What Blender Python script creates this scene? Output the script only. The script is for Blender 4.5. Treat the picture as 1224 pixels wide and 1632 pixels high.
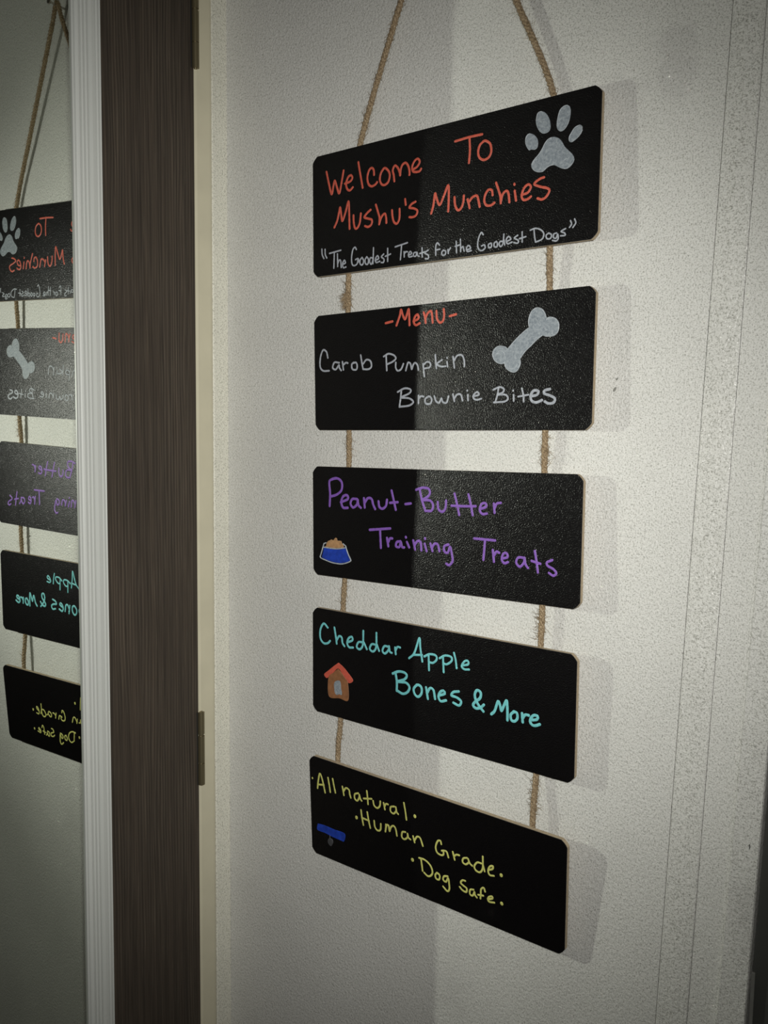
import bpy, bmesh, math, random
from mathutils import Vector, Matrix

for o in list(bpy.data.objects):
    bpy.data.objects.remove(o)
S = bpy.context.scene
COL = S.collection
random.seed(7)

# ------------------------------------------------------------------ camera
cd = bpy.data.cameras.new('camera')
cam = bpy.data.objects.new('camera', cd)
COL.objects.link(cam)
cd.sensor_fit = 'VERTICAL'
cd.sensor_height = 24.0
cd.lens = 22.0361
cd.clip_start = 0.02
CAM = Vector((0.52857, -0.76325, 1.45032))
ROT = Matrix(((0.78405956, -0.07596379, 0.61601956),
              (0.62055812, 0.07582582, -0.78048579),
              (0.01257847, 0.99422329, 0.10659191)))
cam.matrix_world = Matrix.Translation(CAM) @ ROT.to_4x4()
S.camera = cam

# ------------------------------------------------------------------ world, light, exposure
w = bpy.data.worlds.new('world')
S.world = w
w.use_nodes = True
w.node_tree.nodes['Background'].inputs[0].default_value = (0.5, 0.55, 0.5, 1)
w.node_tree.nodes['Background'].inputs[1].default_value = 0.02

# the phone's flash, just beside the lens
fl = bpy.data.lights.new('phone_flash', 'SPOT')
fl.energy = 28.6
fl.color = (1.0, 0.99, 0.935)
fl.shadow_soft_size = 0.006
fl.spot_size = math.radians(75)
fl.spot_blend = 1.0
flash = bpy.data.objects.new('phone_flash', fl)
COL.objects.link(flash)
RIGHT, UP, BACK = ROT.col[0], ROT.col[1], ROT.col[2]
fpos = CAM + RIGHT * 0.012 + UP * 0.024 + BACK * 0.012
flash_aim = Vector((-0.225, 0.0, 1.345))
flash.location = fpos
flash.rotation_euler = (flash_aim - fpos).to_track_quat('-Z', 'Y').to_euler()
# weak wide spot added at the flash to lift the dark corners
fl2 = fl.copy()
fl2.name = 'flash_wide_fill'
fl2.energy = 6.5
fl2.spot_size = math.radians(150)
flash2 = bpy.data.objects.new('flash_wide_fill', fl2)
COL.objects.link(flash2)
flash2.location = fpos + RIGHT * 0.004
flash2.rotation_euler = flash.rotation_euler

# dim fill light added behind the viewer to soften the shadows
cl = bpy.data.lights.new('fill_light', 'AREA')
cl.energy = 1.3
cl.size = 0.5
cl.color = (1.0, 0.97, 0.90)
clo = bpy.data.objects.new('fill_light', cl)
COL.objects.link(clo)
clo.location = (0.7, -1.7, 2.30)
S.view_settings.view_transform = 'Standard'
S.view_settings.look = 'None'
S.view_settings.gamma = 1.0
S.view_settings.use_curve_mapping = False
S.view_settings.exposure = 0.0
S.cycles.caustics_reflective = True
S.cycles.blur_glossy = 0.0
S.cycles.sample_clamp_indirect = 0.0
S.cycles.use_guiding = True
S.cycles.use_surface_guiding = True
S.cycles.max_bounces = 8
S.cycles.diffuse_bounces = 4
S.cycles.glossy_bounces = 6
S.cycles.use_denoising = True

# ------------------------------------------------------------------ helpers
def link(name, bm, mat, parent=None, smooth=False, loc=None):
    me = bpy.data.meshes.new(name)
    bmesh.ops.recalc_face_normals(bm, faces=bm.faces)
    bm.to_mesh(me)
    bm.free()
    if smooth:
        for p in me.polygons:
            p.use_smooth = True
    for m in (mat if isinstance(mat, (list, tuple)) else [mat]):
        me.materials.append(m)
    o = bpy.data.objects.new(name, me)
    COL.objects.link(o)
    if parent is not None:
        o.parent = parent
    if loc is not None:
        o.location = loc
    return o

def empty(name, loc, rot=None):
    o = bpy.data.objects.new(name, None)
    o.empty_display_size = 0.05
    COL.objects.link(o)
    o.location = loc
    if rot is not None:
        o.rotation_euler = rot
    return o

def tag(o, label=None, cat=None, group=None, kind=None):
    if label: o['label'] = label
    if cat: o['category'] = cat
    if group: o['group'] = group
    if kind: o['kind'] = kind
    return o

def hexa(bm, c):
    """c: 8 corners, bottom ring of four then the matching top ring"""
    v = [bm.verts.new(p) for p in c]
    for f in ((0, 1, 2, 3), (7, 6, 5, 4), (0, 4, 5, 1), (1, 5, 6, 2), (2, 6, 7, 3), (3, 7, 4, 0)):
        bm.faces.new([v[i] for i in f])

def box(bm, a, b):
    (x0, y0, z0), (x1, y1, z1) = a, b
    hexa(bm, [(x0, y0, z0), (x1, y0, z0), (x1, y1, z0), (x0, y1, z0),
              (x0, y0, z1), (x1, y0, z1), (x1, y1, z1), (x0, y1, z1)])

def extrude_profile(bm, prof, fa, fb):
    """prof: 2D points; fa, fb: functions turning a 2D point into the two end rings"""
    a = [bm.verts.new(fa(p)) for p in prof]
    b = [bm.verts.new(fb(p)) for p in prof]
    n = len(prof)
    for i in range(n):
        bm.faces.new((a[i], a[(i + 1) % n], b[(i + 1) % n], b[i]))
    bm.faces.new(a[::-1])
    bm.faces.new(b)

def bevel(bm, w, seg=2):
    bmesh.ops.bevel(bm, geom=list(bm.edges), offset=w, segments=seg, profile=0.6, affect='EDGES', clamp_overlap=True)

def catmull(pts, step):
    P = [Vector(p) for p in pts]
    if len(P) == 2:
        n = max(1, int((P[1] - P[0]).length / step))
        return [P[0].lerp(P[1], i / n) for i in range(n + 1)]
    P = [P[0] * 2 - P[1]] + P + [P[-1] * 2 - P[-2]]
    out = []
    for i in range(1, len(P) - 2):
        p0, p1, p2, p3 = P[i - 1:i + 3]
        n = max(2, int((p2 - p1).length / step))
        for k in range(n):
            t = k / n
            out.append(0.5 * ((2 * p1) + (p2 - p0) * t + (2 * p0 - 5 * p1 + 4 * p2 - p3) * t * t
                              + (3 * p1 - p0 - 3 * p2 + p3) * t ** 3))
    out.append(P[-2].copy())
    return out

def tube(bm, pts, r, seg=8, taper=None):
    """round tube along 3D points"""
    rings = []
    n = len(pts)
    ref = Vector((0.0, 1.0, 0.13)).normalized()
    for i, p in enumerate(pts):
        t = (pts[min(i + 1, n - 1)] - pts[max(i - 1, 0)]).normalized()
        u = t.cross(ref).normalized()
        v = t.cross(u)
        rr = r * (taper(i / (n - 1)) if taper else 1)
        rings.append([bm.verts.new(p + (u * math.cos(a) + v * math.sin(a)) * rr)
                      for a in (2 * math.pi * k / seg for k in range(seg))])
    for a, b in zip(rings, rings[1:]):
        for k in range(seg):
            bm.faces.new((a[k], a[(k + 1) % seg], b[(k + 1) % seg], b[k]))
    bm.faces.new(rings[0][::-1])
    bm.faces.new(rings[-1])

def stroke(bm, pts, width, h, rnd):
    """one painted marker stroke lying on z=0 of the sign: a low rounded bead with round ends"""
    P = [Vector((p[0], p[1], 0)) for p in pts]
    r = width / 2
    path = catmull(P, r * 0.8)
    # split where the pen turns sharply
    runs, cur = [], [path[0]]
    for i in range(1, len(path)):
        cur.append(path[i])
        if i < len(path) - 1:
            a = path[i] - path[i - 1]
            b = path[i + 1] - path[i]
            if a.length > 1e-7 and b.length > 1e-7 and a.angle(b) > 0.75:
                runs.append(cur)
                cur = [path[i]]
    runs.append(cur)
    seg = 6
    for run in runs:
        n = len(run)
        if n == 1:
            continue
        prof = []                       # (point, tangent, scale)
        t0 = (run[1] - run[0]).normalized()
        t1 = (run[-1] - run[-2]).normalized()
        for a in (0.98, 0.8, 0.45):
            prof.append((run[0] - t0 * r * a, t0, math.sqrt(1 - a * a)))
        for i in range(n):
            d = run[min(i + 1, n - 1)] - run[max(i - 1, 0)]
            t = d.normalized() if d.length > 1e-8 else t0
            prof.append((run[i], t, rnd.uniform(0.92, 1.06)))
        for a in (0.45, 0.8, 0.98):
            prof.append((run[-1] + t1 * r * a, t1, math.sqrt(1 - a * a)))
        rings = []
        for p, t, s in prof:
            u = Vector((-t.y, t.x, 0))
            ring = []
            for k in range(seg + 1):
                ang = math.pi * k / seg
                ring.append(bm.verts.new(p + u * (math.cos(ang) * r * s) + Vector((0, 0, math.sin(ang) * h * min(1, s) + 2e-5))))
            rings.append(ring)
        for a, b in zip(rings, rings[1:]):
            for k in range(seg):
                bm.faces.new((a[k], a[k + 1], b[k + 1], b[k]))

def blob(bm, pts, h, edge=0.0012):
    """a painted flat patch with a softly rounded rim, standing on z=0"""
    P = [Vector((p[0], p[1], 0)) for p in pts]
    P = catmull(P + [P[0]], 0.0015)[:-1]
    n = len(P)
    area = sum(P[i].x * P[(i + 1) % n].y - P[(i + 1) % n].x * P[i].y for i in range(n))
    sg = 1 if area > 0 else -1
    def ring(off, z):
        out = []
        for i in range(n):
            t = P[(i + 1) % n] - P[i - 1]
            t.normalize()
            nn = Vector((-t.y, t.x, 0)) * sg
            out.append(bm.verts.new(P[i] + nn * off + Vector((0, 0, z))))
        return out
    a = ring(0, 2e-5)
    b = ring(edge * 0.25, h * 0.75)
    for i in range(n):
        bm.faces.new((a[i], a[(i + 1) % n], b[(i + 1) % n], b[i]))
    f = bm.faces.new(b)
    bmesh.ops.triangulate(bm, faces=[f])

# ------------------------------------------------------------------ materials
def newmat(name):
    m = bpy.data.materials.new(name)
    m.use_nodes = True
    nt = m.node_tree
    b = nt.nodes['Principled BSDF']
    return m, nt, b

def nd(nt, t, **kw):
    n = nt.nodes.new(t)
    for k, v in kw.items():
        if k in n.inputs.keys():
            n.inputs[k].default_value = v
        else:
            setattr(n, k, v)
    return n

def coords(nt, scale=(1, 1, 1), rot=(0, 0, 0)):
    tc = nd(nt, 'ShaderNodeTexCoord')
    mp = nd(nt, 'ShaderNodeMapping')
    mp.inputs['Scale'].default_value = scale
    mp.inputs['Rotation'].default_value = rot
    nt.links.new(tc.outputs['Object'], mp.inputs['Vector'])
    return mp.outputs['Vector']

def ramp(nt, src, stops):
    r = nd(nt, 'ShaderNodeValToRGB')
    el = r.color_ramp.elements
    while len(el) > 1:
        el.remove(el[-1])
    el[0].position, el[0].color = stops[0][0], (*stops[0][1], 1)
    for p, c in stops[1:]:
        e = el.new(p)
        e.color = (*c, 1)
    nt.links.new(src, r.inputs['Fac'])
    return r.outputs['Color']

def mixc(nt, mode, fac, a, b):
    m = nd(nt, 'ShaderNodeMix', data_type='RGBA', blend_type=mode)
    for sock, val in ((m.inputs[0], fac), (m.inputs[6], a), (m.inputs[7], b)):
        if isinstance(val, (int, float)):
            sock.default_value = val
        elif isinstance(val, tuple):
            sock.default_value = (*val, 1)
        else:
            nt.links.new(val, sock)
    return m.outputs[2]

def bump(nt, b, h, strength, dist):
    bp = nd(nt, 'ShaderNodeBump')
    bp.inputs['Strength'].default_value = strength
    bp.inputs['Distance'].default_value = dist
    nt.links.new(h, bp.inputs['Height'])
    nt.links.new(bp.outputs['Normal'], b.inputs['Normal'])
    return bp

def plain(name, col, rough=0.5, metal=0.0, spec=0.5, var=0.0, vscale=60):
    m, nt, b = newmat(name)
    b.inputs['Roughness'].default_value = rough
    b.inputs['Metallic'].default_value = metal
    b.inputs['Specular IOR Level'].default_value = spec
    if var:
        n = nd(nt, 'ShaderNodeTexNoise', Scale=vscale, Detail=4.0)
        nt.links.new(coords(nt), n.inputs['Vector'])
        c = ramp(nt, n.outputs['Fac'], [(0.3, tuple(x * (1 - var) for x in col)), (0.7, tuple(min(1, x * (1 + var)) for x in col))])
        nt.links.new(c, b.inputs['Base Color'])
    else:
        b.inputs['Base Color'].default_value = (*col, 1)
    return m

def vinyl(name, tone, fleck=0.5, rough=0.42, bstr=0.5):
    """printed and embossed vinyl wallboard: pale ground, faint cloudy tone, fine dark flecks, leathery relief"""
    m, nt, b = newmat(name)
    v = coords(nt)
    cloud = nd(nt, 'ShaderNodeTexNoise', Scale=9.0, Detail=3.0)
    nt.links.new(v, cloud.inputs['Vector'])
    base = ramp(nt, cloud.outputs['Fac'], [(0.3, tuple(x * 0.965 for x in tone)), (0.7, tuple(min(1, x * 1.03) for x in tone))])
    vh = coords(nt, (1.0, 1.0, 1.9))
    fh = nd(nt, 'ShaderNodeTexNoise', Scale=640.0, Detail=2.0)
    nt.links.new(vh, fh.inputs['Vector'])
    vv = coords(nt, (1.7, 1.0, 1.0))
    fv = nd(nt, 'ShaderNodeTexNoise', Scale=500.0, Detail=2.0)
    nt.links.new(vv, fv.inputs['Vector'])
    k = 1 - fleck
    d1 = ramp(nt, fh.outputs['Fac'], [(0.34, (k, k, k * 0.97)), (0.47, (1, 1, 1))])
    d2 = ramp(nt, fv.outputs['Fac'], [(0.33, (k, k, k * 0.97)), (0.46, (1, 1, 1))])
    c = mixc(nt, 'MULTIPLY', 1.0, base, d1)
    c = mixc(nt, 'MULTIPLY', 1.0, c, d2)
    nt.links.new(c, b.inputs['Base Color'])
    b.inputs['Roughness'].default_value = rough
    b.inputs['Specular IOR Level'].default_value = 0.4
    rel = nd(nt, 'ShaderNodeTexNoise', Scale=330.0, Detail=3.0, Distortion=0.6)
    nt.links.new(v, rel.inputs['Vector'])
    bump(nt, b, rel.outputs['Fac'], bstr, 0.0012)
    return m

M = {}
M['wall'] = vinyl('vinyl_wallboard', (0.68, 0.675, 0.648), 0.38, 0.42, 0.9)
M['batten'] = vinyl('vinyl_batten', (0.69, 0.685, 0.655), 0.38, 0.24, 0.95)
M['left_batten'] = vinyl('vinyl_left_batten', (0.77, 0.755, 0.66), 0.34, 0.42, 0.6)
M['cream'] = plain('cream_paint', (0.60, 0.56, 0.42), 0.5, var=0.04, vscale=30)
M['floor'] = plain('brown_floor', (0.16, 0.12, 0.09), 0.5, var=0.2, vscale=12)
M['ceiling'] = plain('ceiling_paint', (0.6, 0.6, 0.56), 0.8, var=0.03)
M['dark_door'] = plain('dark_grey_laminate', (0.060, 0.062, 0.056), 0.5, var=0.25, vscale=7)
M['hinge'] = plain('dull_brass', (0.20, 0.17, 0.10), 0.42, 0.8)
M['dark_gap'] = plain('dark_gap', (0.015, 0.015, 0.014), 0.7)
M['frame'] = plain('grey_white_plastic', (0.56, 0.575, 0.55), 0.42)
M['nail'] = plain('steel', (0.7, 0.68, 0.62), 0.2, 1.0)
M['mdf'] = plain('raw_fibreboard', (0.42, 0.335, 0.225), 0.8, var=0.15, vscale=400)
M['red'] = plain('orange_red_paint', (0.52, 0.095, 0.06), 0.5, var=0.12, vscale=300)
M['grey'] = plain('chalk_grey_paint', (0.325, 0.345, 0.385), 0.5, var=0.2, vscale=400)
M['silver'] = None
M['plate'] = plain('dull_grey_metal', (0.20, 0.20, 0.185), 0.5, var=0.1)
M['silver_light'] = plain('pale_silver_paint', (0.37, 0.40, 0.43), 0.35, var=0.25, vscale=500)
M['dent'] = plain('grey_dent', (0.22, 0.22, 0.20), 0.7)
M['purple'] = plain('purple_paint', (0.20, 0.09, 0.40), 0.5, var=0.1, vscale=300)
M['teal'] = plain('teal_paint', (0.155, 0.50, 0.52), 0.5, var=0.12, vscale=300)
M['yellow'] = plain('yellow_paint', (0.57, 0.57, 0.16), 0.5, var=0.12, vscale=300)
M['blue'] = plain('blue_paint', (0.012, 0.045, 0.36), 0.45, var=0.3, vscale=150)
M['brown'] = plain('brown_paint', (0.24, 0.105, 0.045), 0.55, var=0.2, vscale=200)
M['tan'] = plain('tan_paint', (0.40, 0.23, 0.11), 0.55, var=0.2, vscale=250)
M['dim'] = plain('thin_grey_paint', (0.06, 0.06, 0.065), 0.5, var=0.3, vscale=200)

# brushed silver paint, streaky
m, nt, b = newmat('silver_paint')
n = nd(nt, 'ShaderNodeTexNoise', Scale=420.0, Detail=5.0, Distortion=0.8)
nt.links.new(coords(nt, (1, 1, 1)), n.inputs['Vector'])
c = ramp(nt, n.outputs['Fac'], [(0.28, (0.15, 0.175, 0.205)), (0.5, (0.235, 0.265, 0.295)), (0.75, (0.35, 0.38, 0.41))])
nt.links.new(c, b.inputs['Base Color'])
b.inputs['Roughness'].default_value = 0.42
bump(nt, b, n.outputs['Fac'], 0.5, 0.0008)
M['silver'] = m

# black chalkboard coating: deep black, fine orange-peel that sparkles in a glancing light
m, nt, b = newmat('black_chalkboard')
b.inputs['Base Color'].default_value = (0.0022, 0.0018, 0.0022, 1)
b.inputs['Roughness'].default_value = 0.30
b.inputs['Specular IOR Level'].default_value = 0.5
n = nd(nt, 'ShaderNodeTexNoise', Scale=820.0, Detail=1.0)
nt.links.new(coords(nt), n.inputs['Vector'])
bump(nt, b, n.outputs['Fac'], 0.42, 0.0010)
M['black'] = m

# dark laminate with vertical grain
m, nt, b = newmat('dark_wood_laminate')
warp = nd(nt, 'ShaderNodeTexNoise', Scale=3.0, Detail=2.0)
nt.links.new(coords(nt, (1, 3.0, 0.9)), warp.inputs['Vector'])
fine = nd(nt, 'ShaderNodeTexNoise', Scale=85.0, Detail=7.0, Distortion=0.5)
nt.links.new(coords(nt, (1, 9.0, 0.16)), fine.inputs['Vector'])
big = nd(nt, 'ShaderNodeTexNoise', Scale=11.0, Detail=3.0)
nt.links.new(coords(nt, (1, 2.6, 0.35)), big.inputs['Vector'])
wave = nd(nt, 'ShaderNodeTexWave', Scale=26.0, Distortion=7.0, Detail=3.0)
wave.bands_direction = 'Y'
wave.inputs['Detail Scale'].default_value = 1.3
nt.links.new(coords(nt, (1, 1, 0.055)), wave.inputs['Vector'])
c1 = ramp(nt, fine.outputs['Fac'], [(0.30, (0.036, 0.028, 0.021)), (0.48, (0.052, 0.041, 0.032)), (0.60, (0.060, 0.048, 0.037)), (0.74, (0.095, 0.078, 0.059))])
c2 = ramp(nt, wave.outputs['Fac'], [(0.0, (0.84, 0.84, 0.84)), (0.6, (1, 1, 1)), (1, (1.12, 1.1, 1.08))])
c3 = ramp(nt, big.outputs['Fac'], [(0.3, (0.8, 0.8, 0.8)), (0.7, (1.1, 1.08, 1.06))])
c = mixc(nt, 'MULTIPLY', 0.8, c1, c2)
c = mixc(nt, 'MULTIPLY', 1.0, c, c3)
lines = nd(nt, 'ShaderNodeTexWave', Scale=78.0, Distortion=9.0, Detail=2.0)
lines.bands_direction = 'Y'
lines.inputs['Detail Scale'].default_value = 0.5
nt.links.new(coords(nt, (1, 1, 0.11)), lines.inputs['Vector'])
lc = ramp(nt, lines.outputs['Fac'], [(0.62, (0, 0, 0)), (0.95, (0.036, 0.030, 0.023))])
pm = nd(nt, 'ShaderNodeTexNoise', Scale=7.0, Detail=3.0)
nt.links.new(coords(nt, (1, 2.5, 0.5)), pm.inputs['Vector'])
lm = ramp(nt, pm.outputs['Fac'], [(0.42, (0.12, 0.12, 0.12)), (0.62, (1, 1, 1))])
lc = mixc(nt, 'MULTIPLY', 1.0, lc, lm)
c = mixc(nt, 'ADD', 1.0, c, lc)
nt.links.new(c, b.inputs['Base Color'])
b.inputs['Roughness'].default_value = 0.55
b.inputs['Specular IOR Level'].default_value = 0.25
bump(nt, b, fine.outputs['Fac'], 0.3, 0.0006)
M['door'] = m

# mirror glass
m, nt, b = newmat('mirror_glass')
b.inputs['Base Color'].default_value = (0.74, 0.775, 0.71, 1)
b.inputs['Metallic'].default_value = 1.0
b.inputs['Roughness'].default_value = 0.0
M['mirror'] = m

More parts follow.
